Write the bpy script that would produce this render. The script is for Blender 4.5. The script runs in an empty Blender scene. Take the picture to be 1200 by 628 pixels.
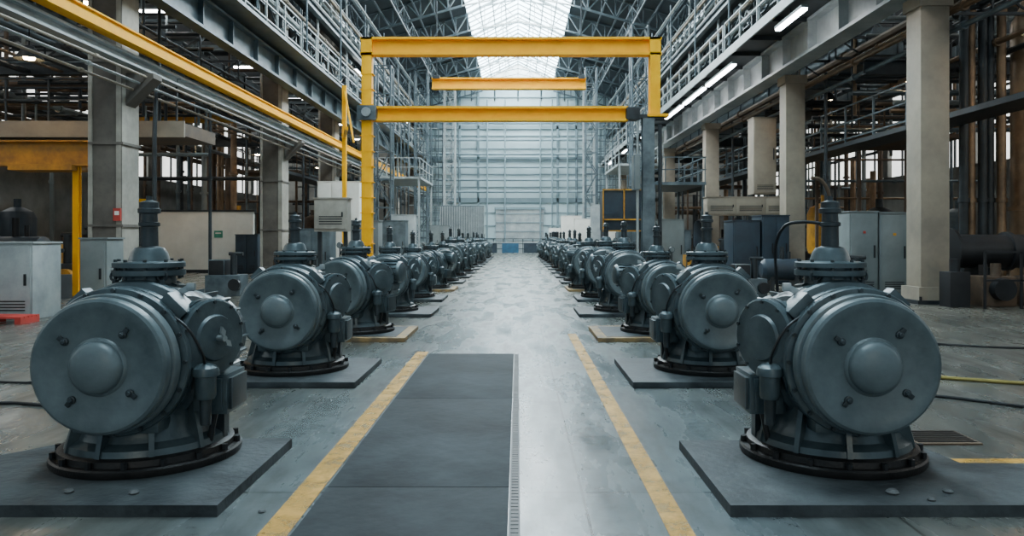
import bpy, bmesh, math, random
from mathutils import Vector, Matrix
random.seed(7)
R = random.uniform
scene = bpy.context.scene
COL = scene.collection

# ---------------------------------------------------------------- materials
def paint(name, c1, c2=None, rough=0.5, metal=0.0, scale=3.0, bump=0.05, detail=8, rvar=0.15, lo=.35, hi=.7, spec=.5):
    m = bpy.data.materials.new(name); m.use_nodes = True
    nt = m.node_tree; n = nt.nodes; l = nt.links
    b = n['Principled BSDF']
    if c2 is None: c2 = tuple(x*0.6 for x in c1)
    tc = n.new('ShaderNodeTexCoord')
    no = n.new('ShaderNodeTexNoise'); no.inputs['Scale'].default_value = scale; no.inputs['Detail'].default_value = detail
    no.inputs['Roughness'].default_value = .65
    l.new(tc.outputs['Object'], no.inputs['Vector'])
    cr = n.new('ShaderNodeValToRGB')
    cr.color_ramp.elements[0].position = lo; cr.color_ramp.elements[0].color = (*c2, 1)
    cr.color_ramp.elements[1].position = hi; cr.color_ramp.elements[1].color = (*c1, 1)
    l.new(no.outputs['Fac'], cr.inputs['Fac'])
    l.new(cr.outputs['Color'], b.inputs['Base Color'])
    mr = n.new('ShaderNodeMapRange'); mr.inputs['To Min'].default_value = max(.05, rough-rvar); mr.inputs['To Max'].default_value = min(1, rough+rvar)
    l.new(no.outputs['Fac'], mr.inputs['Value']); l.new(mr.outputs['Result'], b.inputs['Roughness'])
    b.inputs['Metallic'].default_value = metal; b.inputs['Specular IOR Level'].default_value = spec
    if bump > 0:
        n2 = n.new('ShaderNodeTexNoise'); n2.inputs['Scale'].default_value = scale*12; n2.inputs['Detail'].default_value = 4
        l.new(tc.outputs['Object'], n2.inputs['Vector'])
        bp = n.new('ShaderNodeBump'); bp.inputs['Strength'].default_value = bump*3; bp.inputs['Distance'].default_value = .01
        l.new(n2.outputs['Fac'], bp.inputs['Height']); l.new(bp.outputs['Normal'], b.inputs['Normal'])
    return m

def glow(name, c, s):
    m = bpy.data.materials.new(name); m.use_nodes = True
    nt = m.node_tree; n = nt.nodes; l = nt.links
    b = n['Principled BSDF']; b.inputs['Base Color'].default_value = (*c, 1); b.inputs['Roughness'].default_value = .4
    b.inputs['Emission Color'].default_value = (*c, 1)
    tc = n.new('ShaderNodeTexCoord'); no = n.new('ShaderNodeTexNoise'); no.inputs['Scale'].default_value = .7
    l.new(tc.outputs['Object'], no.inputs['Vector'])
    mr = n.new('ShaderNodeMapRange'); mr.inputs['To Min'].default_value = s*.6; mr.inputs['To Max'].default_value = s*1.4
    l.new(no.outputs['Fac'], mr.inputs['Value']); l.new(mr.outputs['Result'], b.inputs['Emission Strength'])
    return m

M_pump = paint('pump_paint', (.082,.116,.13), (.030,.048,.057), .34, .25, 4, .04)
M_pump_face = paint('pump_face_paint', (.135,.172,.184), (.058,.084,.094), .40, .12, 2.6, .05)
M_pumpdk = paint('pump_dark', (.04,.055,.063), (.016,.023,.027), .42, .3, 8, .06)
M_rust = paint('rusty_ring', (.026,.024,.024), (.009,.009,.009), .45, .4, 6, .1)
M_black = paint('black_metal', (.018,.02,.023), (.008,.009,.011), .5, .3)
M_zinc = paint('zinc', (.45,.5,.52), (.25,.3,.32), .35, .7)
M_stone = paint('rubble_stone', (.12,.13,.13), (.05,.055,.06), .8)
M_pad = paint('pad_concrete', (.075,.088,.094), (.014,.018,.021), .6, 0, 1.8, .2, 12, .15, .38, .66, .3)
M_padtan = paint('pad_tan', (.40,.25,.09), (.08,.06,.04), .7, 0, 4, .12)
M_yel = paint('yellow_paint', (1.0,.51,.0), (.9,.41,.0), .5, 0, 2.5, .03, spec=.2)
M_ochre = paint('ochre_paint', (.60,.29,.015), (.28,.13,.012), .5, 0, 3, .05)
M_steel = paint('steel_bluegrey', (.15,.19,.21), (.05,.07,.082), .40, .4, 2, .03)
M_steeldk = paint('steel_dark', (.04,.048,.053), (.014,.018,.021), .5, .35, 2, .03)
M_brown = paint('brown_steel', (.15,.10,.062), (.05,.033,.023), .6, .2, 2, .04)
M_bronze = paint('bronze_pipe', (.31,.20,.115), (.12,.078,.046), .4, .45, 1.6, .03)
M_beige = paint('beige_column', (.33,.275,.205), (.19,.16,.125), .65, 0, .9, .04)
M_greycol = paint('grey_column', (.15,.13,.108), (.07,.062,.054), .65, 0, 1.6, .06)
M_colflange = paint('column_edge_paint', (.40,.37,.31), (.21,.195,.17), .6, 0, 1.6, .06)
M_girder = paint('girder_paint', (.43,.465,.46), (.22,.25,.255), .42, .15, 1.2, .04)
M_cab = paint('cabinet_grey', (.18,.205,.205), (.12,.14,.14), .5, 0, 1.5, .02)
M_cabdk = paint('cabinet_dark', (.025,.045,.065), (.012,.022,.033), .5, .1, 2, .02)
M_cream = paint('cream_panel', (.80,.78,.71), (.62,.60,.54), .6, 0, 1, .02)
M_red = paint('red_paint', (.50,.04,.03), (.3,.03,.02), .5)
M_green = paint('green_plate', (.05,.3,.2), None, .5)
M_blue = paint('blue_paint', (.02,.12,.22), (.015,.06,.11), .5)
M_plate = paint('cover_plate', (.052,.060,.065), (.010,.013,.015), .72, 0, 1.0, .15, 13, .12, .38, .68, .16)
M_wall = paint('wall_paint', (.30,.30,.275), (.12,.125,.12), .7, 0, .5, .02)
M_far = paint('far_wall_panel', (.50,.62,.64), (.36,.47,.495), .6, 0, .3, .02)  # teal panel colour, paled to stand in for distant haze and light
M_farrail = paint('far_wall_rail', (.22,.30,.325), (.15,.21,.235), .6, 0, .35, .02)
M_roof = paint('roof_deck', (.06,.078,.09), (.025,.034,.042), .7, 0, .8, .02)
M_hose = paint('hose_yellow', (.35,.28,.06), (.2,.16,.04), .5)
M_sky = glow('skylight_glass', (.68,.87,.96), 14)
M_aisle_glow = glow('aisle_fill_glow', (.95,.92,.84), 3.4)  # glow for the added aisle ceiling strips
M_win = glow('window_glass', (.88,.9,.87), 2.3)
M_cler = glow('clerestory_glass', (.70,.87,.94), 2.2)
M_lamp = glow('lamp_tube', (.95,.97,1.0), 26)
M_warm = glow('warm_lamp', (1.0,.66,.33), 110)

def floor_mat():
    m = bpy.data.materials.new('floor_concrete'); m.use_nodes = True
    nt = m.node_tree; n = nt.nodes; l = nt.links; b = n['Principled BSDF']
    tc = n.new('ShaderNodeTexCoord')
    def noise(s, d, r=.6, sc=None):
        x = n.new('ShaderNodeTexNoise'); x.inputs['Scale'].default_value = s; x.inputs['Detail'].default_value = d; x.inputs['Roughness'].default_value = r
        if sc:
            mp = n.new('ShaderNodeMapping'); mp.inputs['Scale'].default_value = sc
            l.new(tc.outputs['Object'], mp.inputs['Vector']); l.new(mp.outputs['Vector'], x.inputs['Vector'])
        else: l.new(tc.outputs['Object'], x.inputs['Vector'])
        return x
    def ramp(src, stops):
        c = n.new('ShaderNodeValToRGB'); e = c.color_ramp.elements
        e[0].position, e[0].color = stops[0][0], (*stops[0][1], 1); e[1].position, e[1].color = stops[-1][0], (*stops[-1][1], 1)
        for p, q in stops[1:-1]:
            k = e.new(p); k.color = (*q, 1)
        l.new(src, c.inputs['Fac']); return c
    def mul(a, bb, f=1):
        mx = n.new('ShaderNodeMix'); mx.data_type = 'RGBA'; mx.blend_type = 'MULTIPLY'
        if isinstance(f, (int,float)): mx.inputs['Factor'].default_value = f
        else: l.new(f, mx.inputs['Factor'])
        l.new(a, mx.inputs[6])
        if isinstance(bb, tuple): mx.inputs[7].default_value = bb
        else: l.new(bb, mx.inputs[7])
        return mx.outputs[2]
    a = noise(.9, 10, .68, (1, .5, 1)); c1 = ramp(a.outputs['Fac'], [(.32,(.07,.088,.095)),(.5,(.125,.152,.16)),(.68,(.19,.222,.23))])
    s = noise(6, 8, .7); c2 = ramp(s.outputs['Fac'], [(.32,(.60,.60,.61)),(.47,(.92,.92,.92)),(.72,(1.1,1.1,1.1))])
    c = mul(c1.outputs['Color'], c2.outputs['Color'])
    st = noise(1.7, 6, .62, (1.6,.35,1)); c4 = ramp(st.outputs['Fac'], [(.36,(.50,.49,.48)),(.49,(1,1,1)),(.8,(1,1,1))])
    c = mul(c, c4.outputs['Color'])
    sp = n.new('ShaderNodeSeparateXYZ'); l.new(tc.outputs['Object'], sp.inputs[0])
    ab = n.new('ShaderNodeMath'); ab.operation = 'ABSOLUTE'; l.new(sp.outputs['X'], ab.inputs[0])
    w = noise(.8, 6); ad = n.new('ShaderNodeMath'); ad.operation = 'MULTIPLY_ADD'; ad.inputs[1].default_value = 2.0
    l.new(w.outputs['Fac'], ad.inputs[0]); l.new(ab.outputs[0], ad.inputs[2])
    mr = n.new('ShaderNodeMapRange'); mr.inputs['From Min'].default_value = 1.9; mr.inputs['From Max'].default_value = 3.2
    l.new(ad.outputs[0], mr.inputs['Value'])
    c = mul(c, (.64,.56,.49,1), mr.outputs['Result'])
    mr2 = n.new('ShaderNodeMapRange'); mr2.inputs['From Min'].default_value = 7; mr2.inputs['From Max'].default_value = 20  # warm far-end light painted into the floor colour, growing with depth
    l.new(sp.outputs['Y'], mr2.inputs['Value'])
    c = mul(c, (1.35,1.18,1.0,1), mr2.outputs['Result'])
    br = n.new('ShaderNodeTexBrick'); br.offset = 0; br.inputs['Scale'].default_value = 1; br.inputs['Brick Width'].default_value = 1.55
    br.inputs['Row Height'].default_value = 2.3; br.inputs['Mortar Size'].default_value = .008; br.inputs['Mortar Smooth'].default_value = .2
    br.inputs['Color1'].default_value = (1,1,1,1); br.inputs['Color2'].default_value = (.82,.82,.82,1); br.inputs['Mortar'].default_value = (.25,.25,.25,1)
    mp = n.new('ShaderNodeMapping'); mp.inputs['Location'].default_value = (1.2,.4,0); l.new(tc.outputs['Object'], mp.inputs['Vector']); l.new(mp.outputs['Vector'], br.inputs['Vector'])
    c = mul(c, br.outputs['Color'])
    l.new(c, b.inputs['Base Color'])
    rr = n.new('ShaderNodeMapRange'); rr.inputs['From Min'].default_value = .3; rr.inputs['From Max'].default_value = .7; rr.inputs['To Min'].default_value = .42; rr.inputs['To Max'].default_value = .15
    l.new(st.outputs['Fac'], rr.inputs['Value']); l.new(rr.outputs['Result'], b.inputs['Roughness'])
    bp = n.new('ShaderNodeBump'); bp.inputs['Strength'].default_value = .12; bp.inputs['Distance'].default_value = .01
    l.new(s.outputs['Fac'], bp.inputs['Height']); l.new(bp.outputs['Normal'], b.inputs['Normal'])
    return m
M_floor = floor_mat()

def worn_line():
    m = bpy.data.materials.new('worn_yellow_line'); m.use_nodes = True
    nt = m.node_tree; n = nt.nodes; l = nt.links; b = n['Principled BSDF']; out = n['Material Output']
    b.inputs['Base Color'].default_value = (.58,.31,.045,1); b.inputs['Roughness'].default_value = .5
    tc = n.new('ShaderNodeTexCoord'); no = n.new('ShaderNodeTexNoise'); no.inputs['Scale'].default_value = 5; no.inputs['Detail'].default_value = 10; no.inputs['Roughness'].default_value = .72
    l.new(tc.outputs['Object'], no.inputs['Vector'])
    r = n.new('ShaderNodeValToRGB'); r.color_ramp.elements[0].position = .38; r.color_ramp.elements[0].color = (.2,.2,.2,1)
    r.color_ramp.elements[1].position = .58; r.color_ramp.elements[1].color = (.78,.78,.78,1); l.new(no.outputs['Fac'], r.inputs['Fac'])
    t = n.new('ShaderNodeBsdfTransparent'); mx = n.new('ShaderNodeMixShader')
    l.new(r.outputs['Color'], mx.inputs[0]); l.new(t.outputs[0], mx.inputs[1]); l.new(b.outputs[0], mx.inputs[2]); l.new(mx.outputs[0], out.inputs[0])
    return m
M_line = worn_line()

# ---------------------------------------------------------------- geometry helper
class G:
    def __init__(s): s.bm = bmesh.new(); s.mats = []
    def mi(s, m):
        if m not in s.mats: s.mats.append(m)
        return s.mats.index(m)
    def box(s, c, d, m, rot=None, bev=0):
        i = s.mi(m); c = Vector(c); vs = []
        for z in (-.5,.5):
            for x, y in ((-.5,-.5),(.5,-.5),(.5,.5),(-.5,.5)):
                v = Vector((x*d[0], y*d[1], z*d[2]))
                if rot: v = rot @ v
                vs.append(s.bm.verts.new(c+v))
        fs = []
        for q in ((3,2,1,0),(4,5,6,7),(0,1,5,4),(1,2,6,5),(2,3,7,6),(3,0,4,7)):
            f = s.bm.faces.new([vs[k] for k in q]); f.material_index = i; fs.append(f)
        if bev:
            es = list({e for f in fs for e in f.edges})
            bmesh.ops.bevel(s.bm, geom=es, offset=bev, segments=2, affect='EDGES', profile=.7)
        return s
    def bb(s, x0, x1, y0, y1, z0, z1, m, bev=0):
        return s.box(((x0+x1)/2,(y0+y1)/2,(z0+z1)/2), (abs(x1-x0),abs(y1-y0),abs(z1-z0)), m, None, bev)
    def lathe(s, prof, o, ax, m, seg=32):
        i = s.mi(m); o = Vector(o); d = Vector(ax).normalized()
        up = Vector((0,0,1)) if abs(d.z) < .9 else Vector((1,0,0))
        u = d.cross(up).normalized(); v = d.cross(u)
        rings = []
        for r, h in prof:
            if r < 1e-5: rings.append([s.bm.verts.new(o+d*h)])
            else: rings.append([s.bm.verts.new(o+d*h+(u*math.cos(2*math.pi*k/seg+math.pi/seg)+v*math.sin(2*math.pi*k/seg+math.pi/seg))*r) for k in range(seg)])
        for a, b in zip(rings, rings[1:]):
            for k in range(seg):
                k2 = (k+1) % seg
                if len(a) == 1 and len(b) == 1: continue
                if len(a) == 1: q = [a[0], b[k2], b[k]]
                elif len(b) == 1: q = [a[k], a[k2], b[0]]
                else: q = [a[k], a[k2], b[k2], b[k]]
                f = s.bm.faces.new(q); f.material_index = i
        return s
    def cyl(s, p1, p2, r, m, r2=None, seg=12):
        p1 = Vector(p1); p2 = Vector(p2); L = (p2-p1).length
        return s.lathe([(0,0),(r,0),(r if r2 is None else r2, L),(0,L)], p1, p2-p1, m, seg)
    def bar(s, p1, p2, t, m):
        return s.cyl(p1, p2, t*.7, m, seg=4)
    def tube(s, pts, r, m, seg=8, smooth=6):
        i = s.mi(m); P = [Vector(p) for p in pts]; Q = []
        if smooth > 1 and len(P) > 2:
            E = [P[0]*2-P[1]] + P + [P[-1]*2-P[-2]]
            for k in range(1, len(E)-2):
                for j in range(smooth):
                    t = j/smooth; a, b, c, d = E[k-1:k+3]
                    Q.append(.5*((2*b)+(c-a)*t+(2*a-5*b+4*c-d)*t*t+(3*b-a-3*c+d)*t**3))
            Q.append(P[-1])
        else: Q = P
        u = None; rings = []
        for k, p in enumerate(Q):
            d = (Q[min(k+1,len(Q)-1)]-Q[max(k-1,0)]).normalized()
            if u is None: u = d.cross(Vector((0,0,1)) if abs(d.z) < .9 else Vector((1,0,0))).normalized()
            u = (u-d*u.dot(d)).normalized(); v = d.cross(u)
            rings.append([s.bm.verts.new(p+(u*math.cos(2*math.pi*j/seg)+v*math.sin(2*math.pi*j/seg))*r) for j in range(seg)])
        for a, b in zip(rings, rings[1:]):
            for j in range(seg):
                f = s.bm.faces.new([a[j],a[(j+1)%seg],b[(j+1)%seg],b[j]]); f.material_index = i
        for rr in (rings[0], rings[-1]):
            f = s.bm.faces.new(rr); f.material_index = i
        return s
    def prism(s, pts, ext, m):
        i = s.mi(m); e = Vector(ext); a = [s.bm.verts.new(Vector(p)) for p in pts]; b = [s.bm.verts.new(Vector(p)+e) for p in pts]
        fs = [s.bm.faces.new(a), s.bm.faces.new(b[::-1])]
        for k in range(len(a)):
            fs.append(s.bm.faces.new([a[k], a[(k+1)%len(a)], b[(k+1)%len(a)], b[k]]))
        for f in fs: f.material_index = i
        return s
    def truss(s, p1, p2, dv, n, t, m):
        p1 = Vector(p1); p2 = Vector(p2); dv = Vector(dv)
        s.bar(p1, p2, t, m); s.bar(p1+dv, p2+dv, t, m)
        for k in range(n):
            a = p1.lerp(p2, k/n); b = p1.lerp(p2, (k+1)/n)
            s.bar(a, a+dv, t*.6, m)
            if k % 2: s.bar(a, b+dv, t*.6, m)
            else: s.bar(a+dv, b, t*.6, m)
        s.bar(p2, p2+dv, t*.6, m); return s
    def ibeam(s, p1, p2, h, w, m, side=(0,0,1), t=.04):
        p1 = Vector(p1); p2 = Vector(p2); d = (p2-p1); L = d.length; d.normalize(); z = Vector(side); x = d.cross(z).normalized()
        rot = Matrix((x, d, z)).transposed(); c = (p1+p2)/2
        s.box(c, (t*.7, L, h-t), m, rot)
        s.box(c+z*(h/2-t/2), (w, L, t), m, rot); s.box(c-z*(h/2-t/2), (w, L, t), m, rot); return s
    def mesh(s, name):
        bmesh.ops.recalc_face_normals(s.bm, faces=s.bm.faces[:])
        me = bpy.data.meshes.new(name); s.bm.to_mesh(me); s.bm.free()
        for m in s.mats: me.materials.append(m)
        me.polygons.foreach_set('use_smooth', [True]*len(me.polygons))
        me.set_sharp_from_angle(angle=math.radians(32))
        return me

def obj(name, data, label=None, cat=None, loc=(0,0,0), parent=None, group=None, kind=None):
    o = bpy.data.objects.new(name, data); COL.objects.link(o); o.location = loc
    if parent: o.parent = parent
    if label: o['label'] = label
    if cat: o['category'] = cat
    if group: o['group'] = group
    if kind: o['kind'] = kind
    return o
def put(name, g, label=None, cat=None, loc=(0,0,0), parent=None, group=None, kind=None):
    if parent is None and tuple(loc) == (0,0,0):
        vs = [v.co for v in g.bm.verts]
        lo = Vector((min(v.x for v in vs), min(v.y for v in vs), min(v.z for v in vs))); hi = Vector((max(v.x for v in vs), max(v.y for v in vs), max(v.z for v in vs)))
        c = Vector(((lo.x+hi.x)/2, (lo.y+hi.y)/2, lo.z))
        bmesh.ops.translate(g.bm, verts=g.bm.verts[:], vec=-c); loc = c
    return obj(name, g.mesh(name), label, cat, loc, parent, group, kind)
def structure(name, g, label):
    return obj(name, g.mesh(name), label, 'building', kind='structure')

# ---------------------------------------------------------------- camera
cd = bpy.data.cameras.new('camera'); cam = bpy.data.objects.new('camera', cd); COL.objects.link(cam)
cam.location = (0,0,1.4); cam.rotation_euler = (math.pi/2,0,0)
cd.sensor_width = 36; cd.lens = 27; cd.shift_x = -7/1200; cd.shift_y = -37/1200; cd.clip_end = 300
scene.camera = cam

# ---------------------------------------------------------------- shell
Y0, Y1 = -3, 66
YE = 65.7
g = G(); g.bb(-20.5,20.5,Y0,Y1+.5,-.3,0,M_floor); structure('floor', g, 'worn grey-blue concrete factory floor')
g = G(); g.bb(-9,9,Y1,Y1+.4,0,14.8,M_far)
for k in range(13): g.bb(-9,9,Y1-.12,Y1,1.2+k*1.1,1.27+k*1.1,M_farrail)
for x in (-7.4,-5.0,-3.4,3.4,5.0,7.4): g.bb(x-.09,x+.09,Y1-.2,Y1,0,14.8,M_farrail)
g.bb(-9,9,Y1-.2,Y1,4.3,4.7,M_farrail); g.bb(-9,9,Y1-.2,Y1,10.6,10.9,M_farrail); g.bb(-9,9,Y1-.2,Y1,8.0,8.2,M_farrail)
g.bb(-20.5,-9,Y1,Y1+.4,0,11,M_wall); g.bb(9,20.5,Y1,Y1+.4,0,11,M_wall)
structure('wall_back', g, 'pale teal-grey panelled end wall with horizontal rails')
g = G(); g.prism([(-9,Y1+.1,13.0),(9,Y1+.1,13.0),(3.05,Y1+.1,14.8),(0,Y1+.1,16.3),(-3.05,Y1+.1,14.8)],(0,.1,0),M_win)
for x in (-6,-4,-2,0,2,4,6): g.bb(x-.06,x+.06,Y1,Y1+.1,13,15,M_steel)
structure('window_1', g, 'glazed gable above the end wall')
for s, nm in ((-1,'left'),(1,'right')):
    g = G(); X = 20.2*s
    g.bb(X,X+.3*s,Y0,Y1,0,4.6,M_wall); g.bb(X,X+.3*s,Y0,Y1,9.2,11,M_wall)
    for y in range(2,66,8): g.bb(X-.15*s,X+.3*s,y-.35,y+.35,4.6,9.2,M_wall)
    structure('wall_'+nm, g, 'grey outer side wall below a window band')
    k = 2 if s < 0 else 12
    for y in range(2,62,8):
        g = G(); g.bb(X+.08*s,X+.12*s,y+.35,y+7.65,4.6,9.2,M_win)
        for j in range(1,6): g.bb(X,X+.1*s,y+.35+j*7.3/6-.05,y+.35+j*7.3/6+.05,4.6,9.2,M_steeldk)
        for z in (6.1,7.7): g.bb(X,X+.1*s,y+.35,y+7.65,z-.05,z+.05,M_steeldk)
        structure('window_%d'%k, g, 'tall daylight window with dark glazing bars'); k += 1
    g = G(); g.bb(8.95*s,12.4*s,Y0,Y1,11,11.2,M_roof); g.bb(14.0*s,20.5*s,Y0,Y1,11,11.2,M_roof)
    for y in range(4,66,3): g.bb(9*s,20*s,y,y+.12,10.8,11,M_steeldk)
    structure('ceiling_aisle_'+nm, g, 'dark ribbed aisle ceiling')
    k = 42 if s < 0 else 50
    for y in range(0,66,11):  # made-up ceiling strips, added to brighten the side aisle
        g = G(); g.bb(12.4*s,14.0*s,y,y+11,11.05,11.1,M_aisle_glow)
        for j in range(11): g.bb(12.4*s,14.0*s,y+j,y+j+.06,11.0,11.06,M_steel)
        structure('window_%d'%k, g, 'flat glowing strip added to light the aisle'); k += 1
    g = G(); g.bb(8.95*s,9.15*s,Y0,Y1,10.6,11.3,M_roof); g.bb(8.95*s,9.15*s,Y0,Y1,12.5,13,M_roof)
    structure('wall_upper_'+nm, g, 'grey upper wall above the crane gallery')
    k = 60 if s < 0 else 70
    for y in range(0,66,11):
        g = G(); g.bb(9.02*s,9.08*s,y,y+11,11.3,12.5,M_cler)
        for j in range(11): g.bb(8.96*s,9.06*s,y+j-.05,y+j+.05,11.3,12.5,M_steeldk)
        structure('window_%d'%k, g, 'high clerestory glazing with steel bars'); k += 1
    g = G(); g.prism([(9.1*s,Y0,12.9),(3.05*s,Y0,14.8),(3.05*s,Y0,14.95),(9.1*s,Y0,13.05)],(0,Y1-Y0,0),M_roof)
    for q in range(1,8): x = 3.05+q*.85; z = 14.8-q*.85*.314; g.bb(s*x,s*(x+.08),Y0,Y1,z-.16,z,M_steel)
    structure('ceiling_slope_'+nm, g, 'dark sloping roof deck with steel purlins')
    k = 22 if s < 0 else 32
    for y in range(0,66,11):
        g = G(); g.prism([(3.05*s,y,14.8),(0,y,16.3),(0,y,16.34),(3.05*s,y,14.84)],(0,11,0),M_sky)
        for j in range(1,12):
            g.prism([(3.05*s,y+j-.03,14.70),(0,y+j-.03,16.20),(0,y+j-.03,16.28),(3.05*s,y+j-.03,14.78)],(0,.06,0),M_girder)
        for q in (.75,1.5,2.25): g.prism([(q*s,y,16.3-q*.49-.12),((q+.06)*s,y,16.3-q*.49-.15),((q+.06)*s,y,16.3-q*.49-.02),(q*s,y,16.3-q*.49)],(0,11,0),M_girder)
        structure('window_%d'%k, g, 'sloping rooflight with steel glazing bars'); k += 1

for y in (11,15,19,23,27,31,36,41,46,51,56,61,65):
    g = G()
    for s in (-1,1):
        g.truss((8.9*s,y,12.0),(3.0*s,y,13.7),(0,0,1.0),8,.11,M_steel)
        g.truss((3.0*s,y,13.7),(0,y,14.3),(0,0,1.3),3,.07,M_girder)
        g.bar((3*s,y,14.7),(0,y,16.2),.10,M_girder)
    put('roof_truss', g, 'blue-grey steel lattice truss under the rooflight','roof truss',group='roof trusses')

# ---------------------------------------------------------------- columns
def column(x, y, w, z1, m, big):
    g = G()
    if big:
        g.bb(-w/2,w*.30,-w/2,w/2,0,z1,m,.02); g.bb(w*.30,w/2,-w*.55,w*.55,0,z1,M_colflange,.015); g.bb(-w/2-.04,-w/2+.04,-w*.55,w*.55,0,z1,M_colflange)
        for z in (1.6,3.3,5.0): g.bb(-w/2-.03,w/2+.03,-w*.57,w*.57,z,z+.05,m)
    else:
        g.bb(-w/2,w/2,-w/2,w/2,0,z1,m,.03)
        g.bb(-w/2-.05,w/2+.05,-w/2-.05,w/2+.05,z1-.25,z1,m)
    g.bb(-w*.7,w*.7,-w*.7,w*.7,0,.08,M_steeldk); g.bb(-w*.62,w*.62,-w*.62,w*.62,.08,.35,m)
    for sx in (-1,1):
        for sy in (-1,1): g.cyl((sx*w*.58,sy*w*.64,.08),(sx*w*.58,sy*w*.64,.16),.03,M_black,seg=6)
    return put('column', g, 'grey-brown stanchion with paler edge plates' if big else 'beige stained concrete-clad column','column',loc=(x,y,0),group='hall columns')
LY = (16.2,27.2,35,44,53,62); RY = (16.2,24.2,34.4,44,53,62)
for y in LY: column(-8.5 if y < 20 else -8.6,y,.66 if y < 20 else .72,12.0,M_greycol,True)
for y in RY: column(8.64,y,.6,6.42,M_beige,False)
g = G(); g.bb(-8.32,-8.17,15.78,15.83,1.72,1.98,M_red); g.bb(-8.29,-8.2,15.775,15.78,1.84,1.92,M_cream); put('warning_sign', g,'small red sign plate fixed to the column','sign')
for y in RY:
    g = G(); g.ibeam((8.6,y,7.4),(8.6,y,12.8),.4,.35,M_steel,side=(0,1,0)); put('upper_stanchion', g,'blue-grey steel post above the crane girder','column',group='upper stanchions')
for s in (-1,1):
    for y in (20,30.5,39.5,48.5,57.5):
        g = G(); g.ibeam((8.7*s,y,7.4),(8.7*s,y,12.8),.25,.2,M_steel,side=(0,1,0)); put('gallery_post', g,'slim dark steel post on the gallery','post',group='gallery posts')

g = G(); g.ibeam((8.2,6,6.9),(8.2,YE,6.9),.95,.55,M_girder,t=.08)
for y in range(7,65,2): g.bb(7.93,8.45,y,y+.03,6.45,7.35,M_girder)
put('crane_girder', g, 'deep pale grey steel crane girder carried on columns','girder')
g = G(); g.bb(6.9,8.5,6,YE,7.4,7.48,M_steeldk); g.bb(6.88,6.94,6,YE,7.3,7.55,M_girder)
for y in range(7,65,2): g.bb(6.95,7.9,y,y+.08,7.28,7.4,M_steeldk)
put('walkway_deck', g, 'dark grated walkway above the girder','walkway')
g = G(); g.bb(-7.92,-7.74,6,YE,5.30,5.50,M_yel); g.bb(-7.96,-7.70,6,YE,5.26,5.30,M_yel); g.bb(-7.96,-7.70,6,YE,5.50,5.53,M_yel)
put('crane_rail', g, 'long yellow painted crane runway rail','crane rail')
g = G(); g.ibeam((-8.0,6,5.02),(-8.0,YE,5.02),.24,.26,M_girder,t=.05)
put('runway_beam', g, 'pale steel beam carrying the yellow rail','beam')
g = G(); g.ibeam((-7.94,6,6.95),(-7.94,YE,6.95),.8,.36,M_steel,t=.07)
for y in range(7,65,2): g.bb(-8.1,-7.78,y,y+.03,6.6,7.3,M_steel)
put('upper_girder', g, 'deep blue-grey steel girder above the crane rail','girder')
for y in LY:
    g = G(); g.prism([(-8.2,y-.2,4.8),(-7.6,y-.2,4.8),(-7.6,y-.2,4.7),(-8.2,y-.2,4.1)],(0,.4,0),M_greycol); put('column_bracket', g, 'grey steel bracket holding the rail beam','bracket',group='rail brackets')

def railing(x, y0, y1, z, m, h=1.05):
    g = G(); n = max(1,int((y1-y0)/1.5))
    for k in range(n+1):
        y = y0+(y1-y0)*k/n; g.bar((x,y,z),(x,y,z+h),.05,m)
    for zz in (h, h*.55, .12): g.bar((x,y0,z+zz),(x,y1,z+zz),.04,m)
    return put('railing', g, 'steel guard railing along the gallery','railing',group='gallery railings')
for y in range(8,62,9):
    y2 = min(y+8.8, YE-.1)
    railing(6.95,y,y2,7.48,M_girder)
    railing(-7.3,y,y2,7.6,M_girder)
    for s in (-1,1):
        railing(7.6*s,y,y2,10.1,M_girder)
        if s > 0 and y > 10 or y > 30: railing(9.5*s,y,y2,4.1,M_steel)
        railing(8.15*s,y,y2,8.75,M_steel,.8)
        g = G()
        for j in range(9): g.bar((8.93*s,y+j,7.5),(8.93*s,y+j,12.9),.05,M_steel if j%2 else M_steeldk)
        for j in range(7): g.bar((8.93*s,y,7.9+j*.8),(8.93*s,y+8.8,7.9+j*.8),.05,M_beige if j%3==1 else M_steel)
        put('wall_framing', g, 'grid of thin steel rails on the upper wall','framing',group='upper wall framing')
        g = G(); x = 8.55*s
        g.bb(x-.02,x+.02,y,y+8.9,9.55,9.68,M_girder); g.bb(x+.3,x+.34,y,y+8.9,9.55,9.68,M_steel)
        for j in range(18): g.bb(x,x+.32,y+j*.5,y+j*.5+.04,9.56,9.59,M_steel)
        put('cable_tray', g, 'ladder cable tray along the wall','cable tray',group='cable trays')
for s in (-1,1):
    g = G(); g.bb(7.5*s,8.2*s,6,YE,10.02,10.1,M_steeldk); g.ibeam((7.6*s,6,9.9),(7.6*s,YE,9.9),.3,.2,M_steel); put('gallery_deck', g,'grey steel gallery deck high along the wall','walkway')
    g = G(); g.truss((8.1*s,8,8.3),(8.1*s,64,8.3),(0,0,1.2),28,.08,M_steel); put('lattice_girder', g,'dark lattice girder running along the hall','girder')
    g = G(); g.truss((7.9*s,8,11.4),(7.9*s,64,11.4),(0,0,.9),32,.07,M_steel); put('lattice_girder', g,'blue-grey lattice girder under the roof','girder')
    g = G(); g.truss((5.9*s,8,12.3),(5.9*s,64,12.3),(0,0,.9),32,.07,M_steel); put('lattice_girder', g,'blue-grey lattice girder under the roof','girder')
    g = G(); g.bb(9.4*s,10.3*s,14 if s>0 else 31,64,3.98,4.1,M_steeldk)
    for y in range(31,64,6): g.bar((s*9.5,y,0),(s*9.5,y,4),.09,M_brown)
    put('lower_walkway', g,'long steel walkway on slim legs beside the columns','walkway')
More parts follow.
